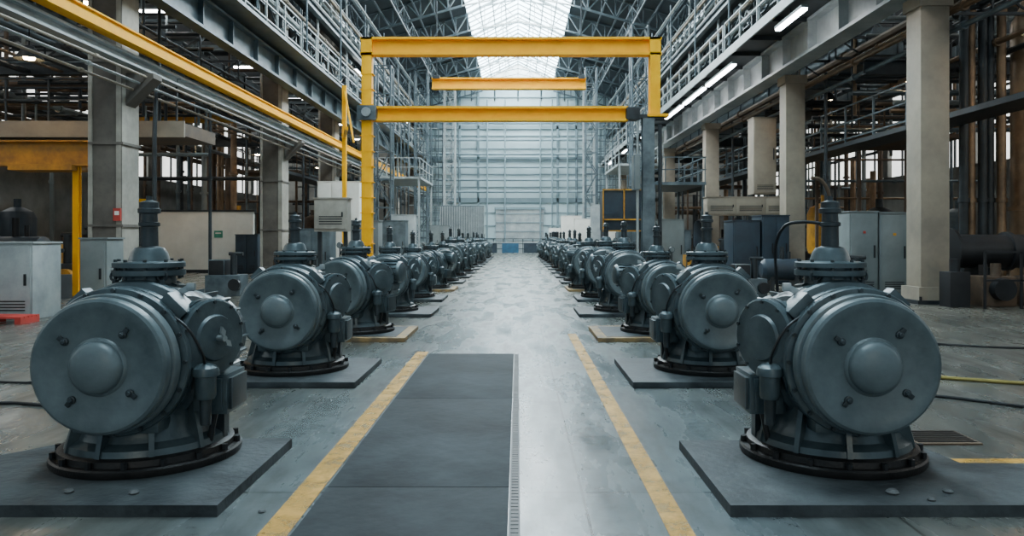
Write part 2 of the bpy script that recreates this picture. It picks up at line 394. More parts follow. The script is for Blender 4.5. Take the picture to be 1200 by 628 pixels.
g = G(); g.bb(-8.15,-7.25,6,YE,7.5,7.6,M_steel); put('walkway_deck', g,'grey walkway plate over the upper girder','walkway')
for s in (-1,1):
    Ys = LY if s < 0 else RY
    for a, b in zip(Ys, Ys[1:]):
        g = G(); mid = (a+b)/2
        g.bar((8.75*s,a+.4,7.6),(8.75*s,mid,10),.08,M_girder); g.bar((8.75*s,mid,10),(8.75*s,b-.4,7.6),.08,M_girder)
        g.bar((8.75*s,a+.4,12.6),(8.75*s,mid,10),.08,M_girder); g.bar((8.75*s,mid,10),(8.75*s,b-.4,12.6),.08,M_girder)
        put('cross_brace', g,'diagonal steel bracing between stanchions','brace',group='wall braces')

def tower(x, y, w, z1, m):
    g = G()
    for sx in (-1,1):
        for sy in (-1,1): g.bar((x+sx*w/2,y+sy*w/2,0),(x+sx*w/2,y+sy*w/2,z1),.09,m)
    n = int(z1/1.3)
    for k in range(n):
        z = k*z1/n; z2 = (k+1)*z1/n
        for sy in (-1,1):
            g.bar((x-w/2,y+sy*w/2,z2),(x+w/2,y+sy*w/2,z2),.05,m)
            g.bar((x-w/2*(1 if k%2 else -1),y+sy*w/2,z),(x+w/2*(1 if k%2 else -1),y+sy*w/2,z2),.05,m)
        for sx in (-1,1):
            g.bar((x+sx*w/2,y-w/2,z2),(x+sx*w/2,y+w/2,z2),.05,m); g.bar((x+sx*w/2,y-w/2,z),(x+sx*w/2,y+w/2,z2),.04,m)
    put('lattice_mast', g, 'slender steel lattice mast standing beside the aisle','mast',group='lattice masts')
for x, y, w, z in ((-5.2,58.6,.8,12.5),(-6.2,49.4,.8,12),(-5.6,63,.9,13),(5.4,58.6,.8,13),(4.6,48.4,.7,12),(6.0,38,.8,11.8),(-6.8,39,.8,10)):
    tower(x,y,w,z,M_girder if y>55 else M_steel)
for s in (-1,1):
    for y,x0,z1 in ((47.6,6.8,9.5),(54,5.6,10.5),(60.4,5.2,11.5),(64.6,5.0,12)):
        g = G()
        for j in range(5): x = x0+j*(7.7-x0)/4; g.bar((s*x,y,0),(s*x,y,z1),.07,M_steel)
        for j in range(int(z1/.9)): g.bar((s*x0,y,.9+j*.9),(s*7.7,y,.9+j*.9),.05,M_girder if j%3==0 else M_steel)
        put('pipe_scaffold', g, 'tall steel scaffold frame beside the aisle','scaffold',group='scaffold frames')

PLAT = ((5.2,7.6,40,46,5.2),(-7.6,-5.2,41,47,4.6),(5.4,7.6,31,36,3.6),(10.6,14,24,27.6,4.6),(-13.8,-10.6,37,43,4.6),(10.8,14,37,43,5.0),(-14,-10.8,45,51,5.2),(10.6,14,53,59,3.2))
def platform(x0,x1,y0,y1,z,m):
    g = G(); g.bb(x0,x1,y0,y1,z-.12,z,m)
    for x in (x0+.1,x1-.1):
        for y in (y0+.1,y1-.1): g.bar((x,y,0),(x,y,z),.1,m)
    for x in (x0+.05,x1-.05):
        for zz in (.5,1.0): g.bar((x,y0,z+zz),(x,y1,z+zz),.04,m)
        for k in range(5): y = y0+(y1-y0)*k/4; g.bar((x,y,z),(x,y,z+1),.04,m)
    for zz in (.5,1.0): g.bar((x0,y0,z+zz),(x1,y0,z+zz),.04,m)
    for k in range(1,4): x = x0+(x1-x0)*k/4; g.bar((x,y0,z),(x,y0,z+1),.04,m)
    put('service_platform', g, 'railed steel service platform on legs','platform',group='service platforms')
for a, m in zip(PLAT,(M_girder,M_girder,M_steel,M_brown,M_brown,M_steel,M_steel,M_brown)): platform(*a,m)
def blocked(x,y,z0,z1):
    return any(a-.2<x<b+.2 and c-.2<y<d+.2 for a,b,c,d,_ in PLAT)

# ---------------------------------------------------------------- yellow gantry frames
def empty(name, label, cat, loc, group=None):
    o = obj(name, None, label, cat, loc, group=group); o.empty_display_size = .2; return o
e = empty('gantry_frame','yellow steel portal frame spanning the pump aisle','gantry',(0,20,0))
g = G(); g.bb(-4.05,-3.79,-.13,.13,.06,6.1,M_yel,.01); g.bb(-4.15,-3.7,-.22,.22,0,.06,M_steeldk)
for k in range(14): g.bb(-4.09,-3.75,-.14,.14,.4+k*.4,.42+k*.4,M_yel)
put('post', g, parent=e)
g = G(); g.ibeam((3.55,0,4.55),(3.55,0,6.1),.30,.26,M_yel,side=(0,1,0)); g.bb(3.35,3.9,-.2,.2,4.5,4.57,M_yel); put('post', g, parent=e)
g = G(); g.ibeam((-4.08,0,6.33),(3.72,0,6.33),.46,.3,M_yel,t=.06)
for x in (-3.92,3.55): g.bb(x-.14,x+.14,-.15,.15,6.1,6.56,M_yel)
put('top_beam', g, parent=e)
g = G(); g.ibeam((-3.72,0,4.58),(2.85,0,4.58),.38,.3,M_yel,t=.06); put('lower_beam', g, parent=e)
g = G(); g.bb(-4.15,-3.65,-.25,.2,4.4,4.78,M_steel,.03); g.cyl((-3.9,-.32,4.6),(-3.9,-.25,4.6),.12,M_zinc); put('beam_joint', g, parent=e, label='grey steel joint block')
g = G(); g.bb(2.8,3.15,-.2,.2,4.42,4.74,M_steeldk,.03); g.bb(3.1,3.8,-.12,.12,4.46,4.56,M_steeldk); put('beam_joint', g, parent=e, label='dark steel joint block')
g = G(); g.ibeam((3.38,0,0),(3.38,0,4.46),.3,.3,M_steel,side=(0,1,0)); g.bb(2.98,3.15,-.3,.1,2.6,3.5,M_cab,.02); g.cyl((3.68,-.1,0),(3.68,-.1,4.3),.05,M_steeldk); g.cyl((3.1,-.1,0),(3.1,-.1,4.4),.035,M_girder); g.bb(3.0,3.7,-.3,.3,0,.1,M_steeldk)
put('support_column', g, parent=e, label='blue-grey support column')
g = G(); g.ibeam((-3.8,34,8.15),(3.0,34,8.15),.5,.35,M_yel,t=.06)
for x in (-3.6,2.8):
    g.bb(x-.15,x+.15,33.8,34.2,8.35,8.5,M_steeldk); g.cyl((x,34,8.4),(x,34,12.95),.03,M_steeldk,seg=6)
put('hoist_beam', g, 'yellow hoist beam hung from the roof','hoist beam')
g = G(); g.bb(-8.1,8.5,33.95,34.05,12.9,13.05,M_steel); put('hanger_beam', g,'thin steel hanger beam across the hall','beam')
e = empty('side_gantry','thin yellow jib frame standing by the columns','gantry',(-6.1,27,0))
g = G(); g.bar((0,0,0),(0,0,6.7),.14,M_yel); put('post', g, parent=e)
g = G(); g.bar((.0,0,4.9),(1.5,-6.4,4.3),.09,M_yel); g.bar((0,0,6.6),(.5,-.8,4.6),.06,M_yel); put('jib_arm', g, parent=e)

# ---------------------------------------------------------------- pumps
ZC = .63
def p_ring(g,s):
    g.lathe([(.30,0),(.535,0),(.54,.01),(.54,.04),(.53,.05),(.50,.052),(.495,.085),(.47,.095),(.30,.095)],(0,0,0),(0,0,1),M_rust,48)
    for k in range(16):
        a = 2*math.pi*(k+.5)/16; x, y = .515*math.cos(a), .515*math.sin(a); g.cyl((x,y,.045),(x,y,.085),.018,M_black,seg=6)
def p_ped(g,s):
    g.lathe([(.0,.09),(.46,.09),(.45,.13),(.40,.16),(.37,.22),(.36,.34),(.37,.42),(.34,.55),(0,.55)],(0,0,0),(0,0,1),M_pump,40)
    for k in range(10):
        a = 2*math.pi*(k+.25)/10; c, n = math.cos(a), math.sin(a); t = Vector((-n,c,0))*.03
        P = [Vector((c*.33,n*.33,.09)),Vector((c*.47,n*.47,.09)),Vector((c*.46,n*.46,.14)),Vector((c*.40,n*.40,.36)),Vector((c*.33,n*.33,.40))]
        g.prism([p-t/2 for p in P], t, M_pump)
    g.box((0,-.05,.33),(.5,.72,.22),M_pump,None,.04)
def p_cas(g,s):
    g.lathe([(0,.44),(.37,.44),(.37,.425),(.415,.42),(.422,.41),(.422,.375),(.414,.365),(.385,.36),(.385,.34),(.418,.335),(.422,.325),(.422,.29),(.414,.28),(.395,.275),(.40,.21),(.44,.195),(.45,.18),(.45,.13),(.44,.12),(.43,.115),(.43,.10),(.445,.095),(.445,.04),(.42,.03),(.43,-.08),(.405,-.24),(.35,-.36),(.31,-.45),(0,-.45)],(0,0,ZC),(0,-1,0),M_pump,56)
    for k in range(16):
        a = 2*math.pi*k/16; x, z = .405*math.cos(a), .405*math.sin(a); g.cyl((x,-.27,ZC+z),(x,-.435,ZC+z),.013,M_pumpdk,seg=6)
    for k in range(8):
        a = 2*math.pi*(k+.5)/8; c, n = math.cos(a), math.sin(a); t = Vector((-n,0,c))*.03
        P = [Vector((c*.40,-.03,n*.40+ZC)),Vector((c*.455,-.04,n*.455+ZC)),Vector((c*.44,.12,n*.44+ZC)),Vector((c*.33,.38,n*.33+ZC)),Vector((c*.30,.38,n*.30+ZC))]
        g.prism([p-t/2 for p in P], t, M_pump)
    g.box((s*.30,-.30,ZC+.30),(.16,.14,.10),M_pump,Matrix.Rotation(s*.78,3,'Y'),.015)
    g.box((-s*.30,-.20,ZC+.33),(.14,.10,.08),M_pump,Matrix.Rotation(-s*.78,3,'Y'),.015)
def p_cover(g,s):
    g.lathe([(0,.580),(.30,.586),(.315,.592),(.355,.592),(.370,.582),(.376,.566),(.376,.53),(.368,.525),(.368,.51),(.386,.505),(.392,.495),(.392,.45),(.38,.44),(0,.44)],(0,0,ZC),(0,-1,0),M_pump_face,56)
def p_dome(g,s):
    g.lathe([(0,.575),(.162,.583),(.156,.592),(.146,.598),(.144,.612),(.134,.635),(.112,.652),(.073,.664),(0,.670)],(0,0,ZC),(0,-1,0),M_pump_face,40)
def p_rear(g,s):
    g.lathe([(0,-.44),(.345,-.44),(.35,-.46),(.35,-.51),(.345,-.52),(.29,-.525),(.30,-.85),(.27,-.9),(.12,-.92),(0,-.92)],(0,0,ZC),(0,-1,0),M_pump,36)
    for k in range(20):
        a = 2*math.pi*k/20; g.box((.305*math.cos(a),.68,ZC+.305*math.sin(a)),(.05,.28,.012),M_pump,Matrix.Rotation(-a,3,'Y'))
def p_neck(g,s):
    g.lathe([(0,.70),(.42,.70),(.40,.82),(.34,.92),(.25,.98),(.185,1.02),(.155,1.05),(.15,1.11),(0,1.11)],(0,0,0),(0,0,1),M_pump,40)
    for k in range(4):
        a = 2*math.pi*(k+.5)/4; c, n = math.cos(a), math.sin(a); t = Vector((-n,c,0))*.03
        P = [Vector((c*.13,n*.13,.9)),Vector((c*.40,n*.40,.84)),Vector((c*.34,n*.34,.94)),Vector((c*.17,n*.17,1.06)),Vector((c*.13,n*.13,1.06))]
        g.prism([p-t/2 for p in P], t, M_pump)
def p_flange(g,s):
    g.lathe([(0,1.10),(.205,1.10),(.21,1.105),(.21,1.135),(.16,1.138),(.16,1.15),(.208,1.152),(.208,1.18),(.20,1.185),(.12,1.19),(.105,1.24),(.085,1.27),(0,1.27)],(0,0,0),(0,0,1),M_pump,36)
    for k in range(10):
        a = 2*math.pi*k/10; x, y = .188*math.cos(a), .188*math.sin(a); g.cyl((x,y,1.08),(x,y,1.20),.012,M_pumpdk,seg=6)
def p_pipe(g,s):
    g.lathe([(0,1.25),(.075,1.25),(.075,1.27),(.052,1.28),(.050,1.40),(.062,1.405),(.062,1.425),(.049,1.43),(.047,1.48),(.066,1.485),(.066,1.51),(.055,1.515),(.055,1.55),(.03,1.56),(.018,1.565),(.018,1.59),(0,1.59)],(0,0,0),(0,0,1),M_pumpdk,24)
def p_out(g,s):
    g.lathe([(0,.2),(.22,.2),(.22,.29),(.24,.30),(.24,.33),(.212,.335),(.205,.39),(.195,.43),(.225,.435),(.232,.445),(.232,.475),(.21,.48),(.21,.49),(.232,.495),(.232,.525),(.22,.535),(.14,.54),(.13,.558),(.06,.565),(0,.565)],(0,.03,.74),(s*.90,-.43,0),M_pump,40)
    d = Vector((s*.90,-.43,0)).normalized(); u = d.cross(Vector((0,0,1)))
    for k in range(10):
        a = 2*math.pi*(k+.5)/10; o = Vector((0,.03,.74))+(u*math.cos(a)+Vector((0,0,1))*math.sin(a))*.212
        g.cyl(o+d*.42,o+d*.545,.011,M_pumpdk,seg=6)
def p_filt(g,s):
    g.lathe([(0,.40),(.05,.40),(.06,.42),(.06,.53),(.076,.535),(.076,.56),(.07,.58),(.045,.60),(0,.61)],(s*.47,-.30,0),(0,0,1),M_pump,20)
    g.lathe([(0,.25),(.03,.25),(.035,.42),(0,.42)],(s*.47,-.30,0),(0,0,1),M_pumpdk,12)
    g.box((s*.43,-.25,.48),(.12,.08,.06),M_pumpdk)
def p_box(g,s):
    g.box((s*.44,-.03,.40),(.22,.30,.24),M_pump,None,.015); g.box((s*.56,-.03,.40),(.02,.25,.19),M_pumpdk,None,.005); g.box((s*.44,-.19,.40),(.17,.02,.19),M_pump,None,.004)
    g.cyl((s*.46,-.12,.30),(s*.42,-.12,.1),.018,M_black,seg=8); g.box((s*.42,.05,.2),(.08,.08,.24),M_pumpdk)
def p_wing(g,s):
    o = Vector((s*.90,-.43,0)).normalized(); c = Vector((0,.03,.74))+o*.56
    g.cyl(c,c+o*.06,.018,M_zinc); u = o.cross(Vector((0,0,1)))
    for k in range(2):
        a = math.radians(75+k*150); P = []
        for r, da in ((0.0,0),(.045,-.4),(.075,0),(.045,.4)): P.append(c+o*.045+(u*math.cos(a+da)+Vector((0,0,1))*math.sin(a+da))*r)
        g.prism(P, o*.015, M_zinc)
def p_lever(g,s):
    g.box((s*.24,-.12,1.0),(.12,.02,.035),M_zinc,Matrix.Rotation(-.5*s,3,'Y')); g.box((s*.31,-.12,1.035),(.05,.03,.05),M_zinc,None,.01)
    g.cyl((s*.18,-.12,.86),(s*.18,-.12,1.0),.015,M_pumpdk)
def p_tubes(g,s):
    g.tube([(s*.12,-.2,.97),(s*.2,-.3,.96),(s*.3,-.38,.90),(s*.42,-.42,.82),(s*.48,-.38,.68),(s*.47,-.31,.60)],.008,M_black,6)
def mk_eye(x):
    def f(g,s):
        g.lathe([(0,0),(.02,0),(.02,.03),(0,.03)],(x,-.13,ZC+.42),(0,0,1),M_pumpdk,8)
        g.tube([(x+.03*math.cos(t),-.13,ZC+.47+.03*math.sin(t)) for t in [k*math.pi/5 for k in range(11)]],.008,M_pumpdk,6,1)
    return f
def p_motor(g,s):
    g.lathe([(0,.25),(.15,.25),(.16,.30),(.16,.52),(.14,.56),(.06,.58),(0,.58)],(0,.34,.82),(s,0,0),M_pump,28)
    for k in range(16):
        a = 2*math.pi*k/16; g.box((s*.41,.34+.165*math.cos(a),.82+.165*math.sin(a)),(.22,.03,.01),M_pump,Matrix.Rotation(a,3,'X'))
def p_gauge(g,s):
    g.cyl((-s*.2,-.1,.98),(-s*.2,-.1,1.18),.010,M_pumpdk,seg=8); g.cyl((-s*.2,-.12,1.21),(-s*.2,-.08,1.21),.042,M_pumpdk,seg=20); g.cyl((-s*.2,-.125,1.21),(-s*.2,-.119,1.21),.034,M_cab,seg=20)
PARTS = [('base_ring',p_ring,'near-black bolted base ring'),('pedestal',p_ped,None),('casing',p_cas,None),('end_cover',p_cover,'flat round grey end cover'),('bearing_cap',p_dome,'domed central cap'),
 ('rear_drum',p_rear,None),('neck',p_neck,None),('top_flange',p_flange,None),('riser_pipe',p_pipe,'tall thin dark vertical stem'),('side_outlet',p_out,None),('filter_bowl',p_filt,None),('terminal_box',p_box,None),
 ('wing_valve',p_wing,'small bright metal wing handle'),('lever',p_lever,'bright metal lever'),('oil_line',p_tubes,'thin black tubing'),('lifting_eye',mk_eye(-.14),None),('lifting_eye',mk_eye(.14),None),
 ('side_motor',p_motor,'finned side motor'),('pressure_gauge',p_gauge,'small dial gauge')]
MESH = {}
for s in (1,-1):
    for j, (nm, f, lb) in enumerate(PARTS):
        g = G(); f(g,s); MESH[j,s] = g.mesh(nm)
    g = G()
    for nm, f, lb in PARTS: f(g,s)
    MESH['all',s] = g.mesh('process_pump')
g = G(); g.lathe([(0,0),(.022,0),(.022,.012),(.014,.015),(.014,.024),(.009,.028),(0,.028)],(0,0,0),(0,-1,0),M_pumpdk,14); g.box((.0,-.006,.024),(.026,.016,.036),M_pumpdk,None,.004); MESH['bolt'] = g.mesh('clamp_bolt')

PY = [4.75+3.1*k for k in range(18)]
for s, X, side in ((1,-2.28,'l'),(-1,1.93,'r')):
    for i, y in enumerate(PY):
        if y > 52: break
        x = X+(R(-.08,.08) if i > 1 else 0)
        yaw = 0 if i < 2 else R(-.38,.38)
        sc = 1 if i < 2 else R(.92,1.05)
        tan = i in (2,5)
        h = .06
        g = G()
        ins = X+s*.78 if side == 'l' else X-.87
        if i > 3: ins = X+s*.66
        out = X-s*1.05
        if i == 0:
            if s > 0: P = [(-1.5,3.83),(-1.5,5.1),(-2.85,5.1),(-3.3,4.55),(-4.2,4.2),(-4.2,3.83)]
            else: P = [(1.06,3.83),(1.06,5.05),(2.55,5.05),(2.62,4.55),(4.3,4.5),(4.3,3.83)]
            g.prism([(a,b-y,0) for a,b in P],(0,0,h),M_pad)
        elif tan:
            a, b = min(ins,out), max(ins,out)
            g.bb(a,b,-.78,.62,0,h-.004,M_padtan,.008); g.bb(a+.13,b-.13,-.66,.50,h-.01,h,M_pad)
        else:
            g.bb(min(ins,out)+0,max(ins,out),-.78,.62,0,h,M_pad,.012)
        lab = 'low dark plinth with worn yellow-tan edges under pump' if tan else 'low dark concrete plinth under a pump'
        put('pump_plinth', g, lab, 'plinth', loc=(0,y,0), group='pump plinths')
        lab = 'grey industrial pump with round end cover on plinth'
        if i < 9:
            e = empty('process_pump', lab, 'pump', (x,y,h), group='pumps lining the aisle'); e.rotation_euler = (0,0,yaw); e.scale = (sc,sc,sc)
            for j, (nm, f, lb) in enumerate(PARTS):
                if nm == 'side_motor' and i in (0,1,4,6): continue
                if nm == 'pressure_gauge' and i in (0,1,3): continue
                if nm == 'side_outlet' and i in (5,): continue
                if nm == 'wing_valve' and (i in (1,2,5) or (i == 0 and s < 0)): continue
                if nm == 'terminal_box' and i in (3,6): continue
                obj(nm, MESH[j,s], lb, parent=e)
            for k in range(4):
                a = math.pi/4+k*math.pi/2+.12; b = obj('clamp_bolt', MESH['bolt'], parent=e, loc=(.225*math.cos(a),-.585,ZC+.225*math.sin(a))); b.rotation_euler = (0,math.pi/2-a,0)
            if i == 0 and s < 0:
                g = G(); g.tube([(0,0,1.58),(-.02,0,1.64),(-.06,0,1.69),(-.12,-.02,1.70)],.012,M_brown,8,5); put('top_handle', g, parent=e, label='thin rusty bent handle')
                g = G(); g.tube([(-.05,0,1.42),(-.16,.05,1.43),(-.25,.1,1.40),(-.27,.2,1.26),(-.24,.25,.98)],.010,M_black,8,6); put('hose_loop', g, parent=e, label='thin black looped hose')
        else:
            o = obj('process_pump', MESH['all',s], lab, 'pump', (x,y,h), group='pumps lining the aisle'); o.rotation_euler = (0,0,yaw); o.scale = (sc,sc,sc)

# ---------------------------------------------------------------- floor details
ys = [1.8,4.27,6.6,9.13]
for a, b in zip(ys, ys[1:]):
    g = G(); g.bb(-1.06,-.05,a+.004,b-.004,0,.008,M_plate,.002)
    put('floor_cover_plate', g, 'dark scuffed floor plate covering a trench','floor plate',group='trench cover plates')
g = G(); g.bb(-.045,-.036,1.8,9.13,0,.01,M_steeldk); g.bb(.002,.010,1.8,9.13,0,.01,M_steeldk); g.bb(-.04,.006,1.8,9.13,0,.003,M_black)
for k in range(146): g.bb(-.036,.002,1.82+k*.05,1.828+k*.05,.003,.005,M_black)
put('drain_grate', g,'long narrow dark drain groove with slots','drain grate')
g = G(); g.bb(-1.22,-1.08,1.8,9.3,.002,.005,M_line); structure('trim_1', g,'worn yellow floor line')
g = G(); g.bb(.71,.83,1.8,11,.002,.005,M_line); structure('trim_2', g,'worn yellow floor line')
g = G(); g.bb(2.68,5.2,4.72,4.82,.002,.005,M_line); structure('trim_3', g,'worn yellow floor line')
g = G(); g.bb(2.68,3.12,5.15,5.5,0,.012,M_brown)
for k in range(8): g.bb(2.7,3.1,5.18+k*.04,5.19+k*.04,.012,.018,M_black)
put('drain_cover', g,'small rusty square drain cover in the floor','drain cover')
def hose(pts, r, m, lab):
    g = G(); g.tube([(x,y,r) for x,y in pts], r, m, 8, 8); put('hose', g, lab, 'hose')
hose([(3.1,8.4),(3.9,7.7),(4.6,7.3),(5.6,6.9),(6.5,6.9)],.018,M_hose,'dull yellow hose lying on the floor')
hose([(3.0,6.8),(3.6,6.7),(4.2,6.2),(4.8,5.8),(5.8,5.7)],.013,M_black,'black cable snaking over the floor')
hose([(4.6,10.8),(5.6,9.8),(6.8,9.4),(8,8.8)],.013,M_black,'black cable lying across the concrete')
hose([(-3.1,6.6),(-3.7,6.3),(-4.3,6.4),(-4.8,6.1)],.013,M_black,'black cable trailing from the pump')
hose([(-3.2,7.2),(-3.8,7.6),(-4.6,7.3),(-5.6,7.5)],.011,M_black,'black cable trailing from the pump')
hose([(-3.5,11),(-4.2,12),(-5.4,11.6),(-7,12.4)],.02,M_black,'dark hose lying on the floor')
hose([(-3.5,13.4),(-4.6,14),(-5.8,13.2),(-7,14.4)],.02,M_black,'dark hose lying on the floor')
for (x,y,z,r,s) in ((-2.0,4.0,.06,.018,1),(-2.35,4.02,.06,.016,1),(1.95,4.0,.06,.022,1),(2.1,3.9,.06,.014,1),(2.25,4.02,.06,.018,1),(-1.3,3.9,0,.012,1)):
    g = G(); g.lathe([(0,0),(r*1.2,0),(r*1.6,r*.5),(r,r*1.1),(0,r*1.2)],(0,0,0),(0,0,1),M_stone,7); put('rubble_piece', g,'small grey lump of rubble','rubble',loc=(x,y,z))

# ---------------------------------------------------------------- cabinets and machines
def cabinet(x0,x1,y,d,z0,z1,m,label,doors=1,plates=(),name='electrical_cabinet'):
    e = empty(name, label, 'cabinet', ((x0+x1)/2,y,0)); w = x1-x0; H = z1-z0
    g = G(); g.bb(-w/2,w/2,0,d,z0,z1,m,.015); g.bb(-w/2-.02,w/2+.02,-.02,d+.02,z1,z1+.03,m)
    if z0 > .3:
        for sx in (-1,1): g.bb(sx*(w/2-.08)-.04,sx*(w/2-.08)+.04,d*.4,d*.6,0,z0,M_steeldk)
    put('body', g, parent=e)
    for k in range(doors):
        a = -w/2+w*k/doors+.03; b = -w/2+w*(k+1)/doors-.03
        g = G(); g.bb(a,b,-.03,0,z0+.06,z1-.05,m,.006)
        for j in range(4): g.bb(a+.08,b-.08,-.036,-.03,z0+.15+j*.05,z0+.17+j*.05,M_black)
        dr = put('door', g, parent=e)
        g = G(); g.bb(b-.09,b-.06,-.06,-.03,z0+H*.45,z0+H*.6,M_black); put('handle', g, parent=dr)
    for (px,pz,pw,ph,pm) in plates:
        g = G(); g.bb(px-pw/2,px+pw/2,-.045,-.031,pz-ph/2,pz+ph/2,pm); put('name_plate', g, parent=e)
    return e
cabinet(-9.0,-8.15,12.9,.8,0,1.28,M_girder,'light grey metal control cabinet beside the column')
cabinet(-8.1,-7.6,14.2,.6,0,1.35,M_cab,'narrow grey cabinet next to the larger one')
g = G()
for k in range(5): g.bb(-9.1,-7.9,12.2+k*.1,12.28+k*.1,.09,.12,M_red)
for k in range(3): g.bb(-9.1+k*.55,-9.0+k*.55,12.2,12.68,0,.09,M_red)
put('pallet', g,'low red pallet on the floor','pallet')
g = G(); g.bb(-7.6,-7.0,13.4,13.9,0,.12,M_yel,.02); g.bb(-7.4,-7.2,13.5,13.8,.12,.2,M_black); put('floor_stop', g,'yellow block lying on the floor','block')
e = empty('partition_panel','wide low off-white partition panel with small green sign','partition',(-12,29.6,0))
g = G(); g.bb(-2.2,1.8,0,.15,.05,2.35,M_cream,.01); g.bb(-2.25,1.85,-.03,.18,2.35,2.42,M_steeldk); g.bb(-2.2,1.8,-.02,.17,0,.12,M_steeldk)
put('panel', g, parent=e)
g = G(); g.bb(.3,.62,-.03,0,1.35,1.62,M_green); g.bb(.35,.57,-.035,-.03,1.5,1.55,M_cream); put('sign_plate', g, parent=e, label='small green and white sign')
cabinet(-10.6,-9.75,28.8,.7,0,1.45,M_cabdk,'dark blue metal cabinet beside the cream panel',2)
cabinet(-4.25,-3.55,16,.35,1.5,2.18,M_colflange,'pale beige control box mounted on two posts',1,name='control_box')
cabinet(-8.1,-6.4,31,.4,0,3.6,M_cream,'tall pale partition cabinet behind the pump row',3)
cabinet(-9.9,-8.98,39,.8,0,3,M_cream,'tall pale metal enclosure by the columns',2)
cabinet(7.9,8.58,18.3,.8,0,1.98,M_cab,'tall grey switch cabinet with red plate',1,((0,1.5,.06,.06,M_red),))
cabinet(8.62,9.3,18.3,.8,0,1.95,M_cab,'tall grey switch cabinet with warning plate',1,((0,1.45,.07,.06,M_ochre),))
cabinet(6.3,7.1,22.5,1.0,0,1.85,M_cabdk,'dark blue equipment cabinet beside the columns',1)
cabinet(7.15,7.95,22.5,1.0,0,2.0,M_cabdk,'dark blue equipment cabinet with vents',2)
cabinet(6.3,9.2,25.6,.5,2.1,2.7,M_beige,'long pale duct box on supports',3,name='duct_box')
cabinet(8.35,9.15,27.2,.7,2.9,5.6,M_beige,'tall beige duct housing on legs',1,name='duct_housing')
cabinet(10.1,11.0,21,.8,0,1.7,M_cab,'grey metal cabinet in the side aisle',1)
for x,y,w,h,m in ((4.6,23.3,.9,1.9,M_cab),(5.6,27,1.0,1.6,M_steel),(4.3,29,1.0,2.2,M_steel),(4.3,33,1.0,2.6,M_cream),(4.3,39,1.1,3.0,M_girder),(3.9,44.5,1.2,2.4,M_cream),(3.7,53,1.4,2.8,M_cream),(4.0,57,1.2,2.4,M_cab),
                 (-5.9,22,1.0,1.6,M_steel),(-5.0,25,.9,1.9,M_cab),(-4.9,30,1.0,2.0,M_steel),(-5.4,36,1.1,2.4,M_girder),(-4.4,43,1.1,2.0,M_cab),(-4.2,57,1.3,2.2,M_cab),(-4.6,52.5,1.2,2.8,M_girder)):
    cabinet(x-w/2,x+w/2,y,.8,0,h,m,'metal equipment cabinet standing behind the pumps',random.choice((1,2)))
e = empty('control_kiosk','dark glazed kiosk in a yellow steel frame','kiosk',(3.45,25,0))
g = G(); g.bb(-.66,.66,0,1.2,1.6,2.9,M_cabdk,.02); put('cabin', g, parent=e)
g = G()
for x in (-.68,0,.68): g.bar((x,-.04,1.55),(x,-.04,2.95),.045,M_ochre)
for z in (1.58,1.95,2.92): g.bar((-.7,-.04,z),(.7,-.04,z),.045,M_ochre)
put('frame', g, parent=e)
for x in (-.6,.6):
    g = G(); g.bb(x-.05,x+.05,.1,1.1,0,1.6,M_steeldk); put('leg', g, parent=e)
g = G(); g.bb(-5.1,-2.2,50,50.1,1.3,3.4,M_steel)
for k in range(26): g.bb(-5.05+k*.112,-5.0+k*.112,49.9,50,1.35,3.35,M_girder)
for x in (-5.0,-2.3): g.bb(x-.06,x+.06,50,50.15,0,1.4,M_steeldk)
put('louvred_screen', g,'pale ribbed metal screen on posts','screen')
for x, c in ((-2.3,M_cabdk),(-.6,M_blue),(1.1,M_cabdk),(2.6,M_blue)):
    e = empty('workbench','dark blue workbench with pale top by the end wall','workbench',(x,60,0))
    g = G(); g.bb(-.7,.7,0,.8,.88,.95,M_girder); put('table_top', g, parent=e)
    g = G(); g.bb(-.65,.65,.05,.75,.1,.88,c)
    for k in range(3): g.bb(-.6,.6,.02,.05,.16+k*.24,.36+k*.24,c)
    put('drawer_unit', g, parent=e)
g = G()
for k in range(9): g.bar((-2.8+k*.8,62.5,0),(-2.8+k*.8,62.5,1.2),.06,M_steeldk)
for z in (.4,.8,1.2): g.bar((-2.8,62.5,z),(3.6,62.5,z),.05,M_steeldk)
put('barrier_rail', g,'dark railing in front of the end wall','railing')
g = G(); g.bb(-1.9,2.2,65.6,65.9,0,3.7,M_girder)
for k in range(5): g.bb(-1.9,2.2,65.55,65.6,.3+k*.75,.36+k*.75,M_farrail)
g.bb(-2.0,2.3,65.5,65.9,3.7,3.9,M_farrail); structure('door_1', g,'wide pale shutter door in the end wall')
g = G(); g.bb(2.6,4.4,64.2,65.3,0,2.1,M_cream,.03); g.bb(2.8,3.4,64.1,64.2,1,1.8,M_black); put('machine_enclosure', g,'white machine enclosure by the end wall','machine')
for z in (5.2,6.2,7.3,8.4,9.6): 
    g = G(); g.tube([(-7,65.3,z),(7,65.3,z)],.11,M_farrail,10,1); put('pipe', g,'horizontal pipe crossing the end wall','pipe',group='end wall pipes')
for x in (-2.6,-1.1,1.9,2.9,4.2):
    g = G(); g.tube([(x,65.1,0),(x,65.1,13)],.07,M_farrail,10,1); put('pipe', g,'vertical pipe standing against the end wall','pipe',group='end wall pipes')

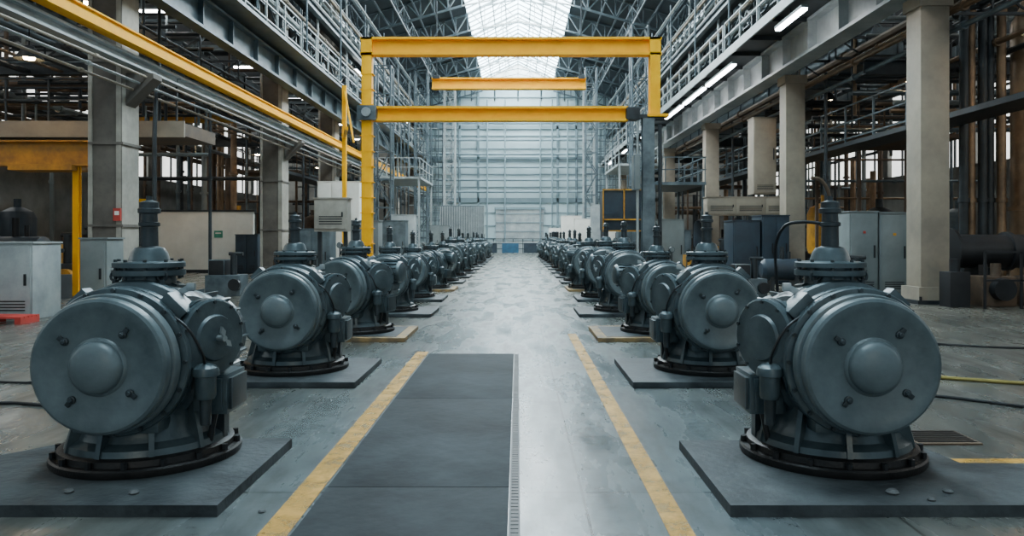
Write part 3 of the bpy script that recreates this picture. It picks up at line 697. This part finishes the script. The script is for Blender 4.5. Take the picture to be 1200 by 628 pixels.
e = empty('mezzanine','brown steel mezzanine with ochre edge beam','mezzanine',(-11,18,0))
g = G(); g.bb(-6,3.2,0,1.8,3.75,4.05,M_brown); g.bb(-6,3.2,-.06,0,3.72,4.1,M_beige); put('deck', g, parent=e)
g = G(); g.ibeam((-6,.2,3.36),(1.3,.2,3.36),.6,.4,M_ochre); g.bb(-.9,.6,-.1,.6,2.95,3.08,M_ochre); put('edge_beam', g, parent=e, label='ochre edge beam')
for x in (.55,-3.2):
    g = G(); g.ibeam((x,.2,0),(x,.2,3.1),.14,.14,M_yel,side=(0,1,0)); put('post', g, parent=e, label='slim yellow post')
for x in (-5.8,):
    g = G(); g.ibeam((x,.2,0),(x,.2,3.75),.2,.2,M_brown,side=(0,1,0)); put('post', g, parent=e)
for x in (2.5,-2):
    g = G(); g.cyl((x,.2,4.1),(x,.2,8.7),.04,M_steeldk); put('hanger_rod', g, parent=e)
g = G()
for k in range(10): g.bar((-6+k*1.0,0,4.05),(-6+k*1.0,0,5.1),.04,M_steeldk)
for z in (4.6,5.1): g.bar((-6,0,z),(3.1,0,z),.04,M_steeldk)
put('handrail', g, parent=e)
for x0,x1,y,z in ((-15.5,-12.6,24,3.6),(-14,-10.2,27.4,5.6)):
    g = G(); g.ibeam((x0,y,z),(x1,y,z),.3,.25,M_ochre)
    for x in (x0+.1,x1-.1): g.cyl((x,y,z),(x,y,8.7),.04,M_brown,seg=6)
    put('ochre_beam', g,'ochre steel beam hung on slim brown rods','beam')
g = G(); g.bar((-10.1,19.2,0),(-10.1,19.2,2.4),.1,M_yel); g.bar((-10.1,19.2,2.3),(-9.3,19.2,2.3),.08,M_yel); g.bb(-10.4,-9.8,19,19.5,0,.06,M_yel); put('hoist_stand', g,'small yellow hoist stand','hoist')

e = empty('exhaust_stack','bundle of tall dark and bronze vertical pipes','pipes',(10.9,18,0))
for k in range(5):
    g = G(); g.lathe([(0,0),(.10,0),(.10,2.2),(.13,2.2),(.13,2.3),(.10,2.3),(.10,6.6),(.13,6.6),(.13,6.7),(0,6.7)],(-.45+k*.22,.1*(k%2),0),(0,0,1),M_bronze if k in (1,4) else M_steeldk,16); put('pipe', g, parent=e)
g = G(); g.lathe([(0,0),(.5,0),(.5,.1),(.40,.15),(.40,2.0),(.46,2.0),(.46,2.1),(.40,2.1),(.40,4.4),(.46,4.4),(.46,4.5),(.40,4.5),(.40,6.4),(.2,6.8),(.2,7.5),(0,7.5)],(0,0,0),(0,0,1),M_bronze,28); put('vertical_vessel', g,'tall bronze cylindrical vessel with flanged joints','vessel',loc=(12.0,18,0))
g = G(); g.lathe([(0,0),(.5,0),(.5,.1),(.34,.15),(.34,3.4),(.4,3.4),(.4,3.5),(.34,3.5),(.34,7.5),(0,7.6)],(0,0,0),(0,0,1),M_bronze,28); put('vertical_vessel', g,'tall bronze cylindrical vessel','vessel',loc=(13.05,18.5,0))
g = G(); g.lathe([(0,0),(.5,0),(.5,.06),(.36,.08),(.36,1.2),(.42,1.2),(.42,1.3),(.36,1.3),(.36,3.4),(0,3.4)],(9.3,16.6,1.08),(1,0,0),M_black,30)
for x in (9.8,12): g.prism([(x,16.3,0),(x,16.9,0),(x,16.85,.8),(x,16.35,.8)],(.2,0,0),M_rust)
put('large_pipe', g,'large black flanged pipe on saddles','pipe')
for k,x in enumerate((9.6,10.6,11.6)):
    g = G(); g.box((0,0,.3),(.7,.6,.6),M_brown,None,.04); g.cyl((0,-.3,.35),(0,-.5,.35),.22,M_black,seg=20); g.cyl((.1,0,.6),(.1,0,.85),.1,M_brown); put('small_pump', g,'small dark rusty machine under the pipe','machine',loc=(x,15.6,0),group='rusty machines')
g = G()
for x in [9.0+.7*k for k in range(9)]: g.bar((x,14.8,0),(x,14.8,1.1),.04,M_black)
for z in (.55,1.1): g.bar((9.0,14.8,z),(14.6,14.8,z),.04,M_black)
put('barrier_rail', g,'black low barrier railing on the floor','railing')
g = G(); g.bb(8.5,8.9,15.1,15.5,0,.7,M_black,.02); g.cyl((8.7,15.3,.7),(8.7,15.3,.95),.1,M_black); put('valve_unit', g,'black valve unit at the foot of the column','valve')

def machine(x,y,sc,m,m2,k=None):
    g = G()
    k = random.choice((0,1,2)) if k is None else k
    if k == 0:
        g.box((0,0,.45),(1.5,1,.9),m,None,.04); g.box((-.3,0,1.2),(.7,.8,.7),m2,None,.04); g.cyl((.3,0,.9),(.3,0,1.8),.14,M_steeldk); g.cyl((.1,0,1.8),(.7,0,1.8),.08,M_steeldk); g.cyl((.55,-.5,.5),(.55,-.7,.5),.25,m2,seg=20)
        lb = 'grey machine with side drum and pipework'
    elif k == 1:
        g.lathe([(0,.5),(.3,.5),(.55,.7),(.6,.9),(.6,2.1),(.5,2.35),(.2,2.5),(.12,2.5),(.12,2.8),(0,2.8)],(0,0,0),(0,0,1),m,24)
        for a in range(4): g.bar((.45*math.cos(a*1.57+.7),.45*math.sin(a*1.57+.7),0),(.45*math.cos(a*1.57+.7),.45*math.sin(a*1.57+.7),.8),.08,m2)
        lb = 'upright process tank on four legs'
    else:
        g.lathe([(0,-.9),(.3,-.88),(.45,-.75),(.45,.75),(.3,.88),(0,.9)],(0,0,.95),(1,0,0),m,24)
        for xx in (-.5,.5): g.box((xx,0,.35),(.15,.7,.7),m2)
        g.cyl((0,0,1.3),(0,0,1.9),.09,m2); g.cyl((.3,0,1.3),(.3,0,1.7),.06,m2)
        lb = 'horizontal vessel on saddle supports'
    bmesh.ops.scale(g.bm, vec=(sc,sc,sc), verts=g.bm.verts[:])
    put('process_machine', g, lb,'machine',loc=(x,y,0),group='aisle machines')
for s in (-1,1):
    for y in range(20,60,4):
        for x in (12.2,16.8):
            if s < 0 and y < 32 and x < 14: continue
            if s > 0 and y < 24 and x < 14: continue
            machine(s*(x+R(-.3,.3)),y+R(-.5,.5)+1.8,R(.8,1.1),random.choice((M_steel,M_cab,M_steeldk,M_brown,M_cabdk,M_ochre)),random.choice((M_steeldk,M_black,M_brown,M_ochre)))
machine(-11.6,19.4,.8,M_steeldk,M_ochre,0); machine(-13.6,20.8,1,M_cabdk,M_black,2); machine(-10.6,17.2,.6,M_steeldk,M_brown,0)
machine(6.4,15,.55,M_steeldk,M_brown,0); machine(7.4,28.6,.7,M_steel,M_ochre,0); machine(6.6,19.2,.6,M_cabdk,M_steeldk,2); machine(-6.9,18.2,.55,M_steel,M_black,0); machine(-7.2,24.4,.6,M_brown,M_steeldk,2)
machine(5.2,17.4,.5,M_steel,M_black,0); machine(4.9,20.8,.6,M_steeldk,M_ochre,0); machine(-5.3,19.4,.5,M_steeldk,M_brown,0); machine(-6.4,33.5,.7,M_steel,M_steeldk,1)

def pipe(pts, r, m, lab='long straight pipe run', sm=1):
    g = G(); g.tube(pts, r, m, 8, sm)
    for a, b in zip(pts, pts[1:]):
        a, b = Vector(a), Vector(b); L = (b-a).length; n = int(L/5)
        for k in range(n):
            c = a.lerp(b, (k+.5)/n); d = (b-a).normalized(); g.cyl(c-d*.05,c+d*.05,r*1.5,m,seg=10)
    put('pipe', g, lab, 'pipe', group='overhead pipes')
def nearduct(x,z): return (abs(x-10.7)<.75 and 6.3<z<7.7) or (abs(x-15.75)<.9 and 7.1<z<8.7) or abs(x-14.4)<.3
mats = (M_steel,M_steeldk,M_bronze,M_brown,M_cab,M_steeldk)
for s in (-1,1):
    n = 0
    while n < 30:
        x = R(9.3,19); z = R(5.3,9.5); y0 = R(8,24)
        if nearduct(x,z): continue
        pipe([(s*x,y0,z),(s*x,R(45,64),z)],R(.04,.13),random.choice(mats)); n += 1
    for k in range(32):
        y = R(21,60); z = R(3.0,9.5); pipe([(s*R(9.2,11),y,z),(s*R(14,20),y,z)],R(.04,.10),random.choice(mats),'cross pipe in the side aisle')
    for k in range(22):
        y = R(19,26); z = R(4.6,7.4); pipe([(s*R(9.2,10),y,z),(s*R(13,18),y,z)],R(.03,.07),random.choice(mats),'cross pipe in the side aisle')
    for k in range(24):
        y = R(20,29); x = s*R(9.6,15); pipe([(x,y,R(4.3,5)),(x,y,R(6,8.8))],R(.03,.06),random.choice(mats),'vertical drop pipe under the aisle roof')
    n = 0
    while n < 40:
        y = R(31,61); x = s*R(10.4,19)
        if blocked(x,y,0,9): continue
        pipe([(x,y,0),(x,y,R(4,10.9))],R(.04,.14),random.choice(mats+(M_brown,)),'vertical pipe rising from the floor'); n += 1
    for z, x, r, mm in ((8.9,7.9,.09,M_girder),(9.3,7.8,.06,M_beige),(11.0,8.15,.12,M_cab),(6.1,9.08,.07,M_bronze),(5.7,9.08,.06,M_steel),(12.0,7.4,.07,M_steel),(10.6,7.3,.06,M_beige),(8.3,8.0,.05,M_cab),(11.6,7.0,.05,M_girder)):
        pipe([(s*x,8,z),(s*x,64,z)],r,mm)
    for y in range(18,62,5):
        pipe([(s*9.22,y,0),(s*9.22,y,6.3)],.05,M_steeldk,'thin conduit beside the column line')
        pipe([(s*7.75,y+1.7,7.5),(s*7.75,y+1.7,12.6)],.05,M_girder,'thin vertical conduit on the gallery')
        pipe([(s*7.2,y+3.2,7.7),(s*7.2,y+3.2,12.3)],.035,M_steel,'thin vertical conduit on the gallery')
        g = G(); g.bb(0,.35,0,.5,0,.7,M_cab,.02); g.bb(.1,.25,.2,.3,.7,1.3,M_steeldk); put('junction_box', g,'grey junction box on the gallery','junction box',loc=(s*7.9-.2,y+2.4,7.6 if s<0 else 7.48),group='gallery junction boxes')
    for y in range(14,64,4):
        g = G(); g.truss((s*9.1,y,8.7),(s*20,y,8.7),(0,0,1.1),9,.1,M_steel); put('aisle_truss', g,'dark steel lattice truss over the side aisle','truss',group='aisle trusses')
    for y in (15.2,17.6,22,25):
        g = G(); g.truss((s*9.1,y,6.5),(s*18,y,6.5),(0,0,.6),10,.07,M_steeldk); put('aisle_truss', g,'dark steel lattice truss over the side aisle','truss',group='aisle trusses')
    for y in (20,28,36,44,52,60):
        g = G(); g.ibeam((s*14.4,y,0),(s*14.4,y,8.7),.35,.35,M_brown if s < 0 else M_steel,side=(0,1,0)); put('aisle_column', g,'steel stanchion in the side aisle','column',group='aisle columns')
        g = G(); g.ibeam((s*9,y,5.8),(s*14.4,y,5.8),.4,.25,M_steeldk); put('aisle_beam', g,'dark cross beam in the side aisle','beam',group='aisle beams')
pipe([(-8.0,16.9,0),(-8.0,16.9,3.6),(-8.0,17.0,5.0)],.05,M_steeldk,'thin dark pipe beside the column')
for k in range(3): pipe([(-7.75-k*.14,6,4.72-k*.13),(-7.75-k*.14,60,4.72-k*.13)],.03,M_beige if k%2==0 else M_girder,'slim pale conduit under the rail beam')
for s, x, z, m in ((1,10.6,6.6,M_steel),(-1,10.8,6.6,M_steeldk),(1,15.5,7.4,M_steel),(-1,16,7.6,M_steel)):
    g = G(); g.bb(s*x-.45,s*x+.45,22,60,z,z+.8,m,.03)
    for y in range(23,60,2): g.bb(s*x-.5,s*x+.5,y,y+.06,z-.05,z+.85,m)
    put('air_duct', g,'rectangular sheet-metal air duct','duct')

# ---------------------------------------------------------------- lamps
def lamp(x,y,z,L,alongx=False,rod=.28):
    e = empty('strip_light','white fluorescent strip light fitting','lamp',(x,y,z),group='strip lights')
    dx, dy = (L/2,.09) if alongx else (.09,L/2)
    g = G(); g.bb(-dx,dx,-dy,dy,.02,.09,M_cab); g.bar((0,0,.09),(0,0,rod),.03,M_steeldk); put('housing', g, parent=e)
    g = G(); g.bb(-dx+.02,dx-.02,-dy+.02,dy-.02,-.04,.02,M_lamp); put('tube', g, parent=e)
for y in (15,20,27,31,35,43,51,59): lamp(7.1,y,7.05,3.6 if 25<y<37 else 2)
for s in (-1,1):
    for y in range(16,62,8):
        for x in (11,16): lamp(s*x,y+R(-1,1),8.4,1.5,True,2.4)
for y in (22,38,54): lamp(-7.9,y,9.5,1.5)
for x,y,z in ((-11.5,20.5,7.6),(-15,23,5.6),(-11.2,33,4.9),(-16,34,6.5),(-12,46,5.5),(-10.5,16.5,5.2),(-12.5,28,5.0),(12,30,6.2),(16,36,6.5),(11.5,22.5,5.9),(12.5,48,6),(10.5,15.5,5.5),(10.6,26.2,6.0)):
    e = empty('bay_lamp','round pendant lamp with warm bulb','lamp',(x,y,z),group='warm pendant lamps')
    g = G(); g.lathe([(.05,.3),(.1,.28),(.28,.02),(.29,0),(.27,.01),(.1,.24),(0,.25)],(0,0,0),(0,0,1),M_steeldk,24); g.cyl((0,0,.28),(0,0,1.1),.015,M_black,seg=6); put('lamp_shade', g, parent=e)
    g = G(); g.lathe([(0,-.02),(.1,0),(.13,.08),(.08,.18),(0,.2)],(0,0,0),(0,0,1),M_warm,16); put('bulb', g, parent=e)

# ---------------------------------------------------------------- light
w = bpy.data.worlds.new('world'); scene.world = w; w.use_nodes = True
nt = w.node_tree; bg = nt.nodes['Background']; bg.inputs['Color'].default_value = (.62,.83,.95,1); bg.inputs['Strength'].default_value = .62
sl = bpy.data.lights.new('sun','SUN'); sl.energy = .22; sl.angle = math.radians(12); sl.color = (1,.84,.62)
so = bpy.data.objects.new('sun', sl); COL.objects.link(so); so.location = (4,-12,12); so.rotation_euler = (math.radians(72),0,math.radians(8))
# daylight pouring through the rooflight over the far half of the hall
l = bpy.data.lights.new('daylight','AREA'); l.shape = 'RECTANGLE'; l.size = 4.5; l.size_y = 40; l.energy = 7000; l.color = (.92,.96,.96)
o = bpy.data.objects.new('daylight', l); COL.objects.link(o); o.location = (0,44,14.75)
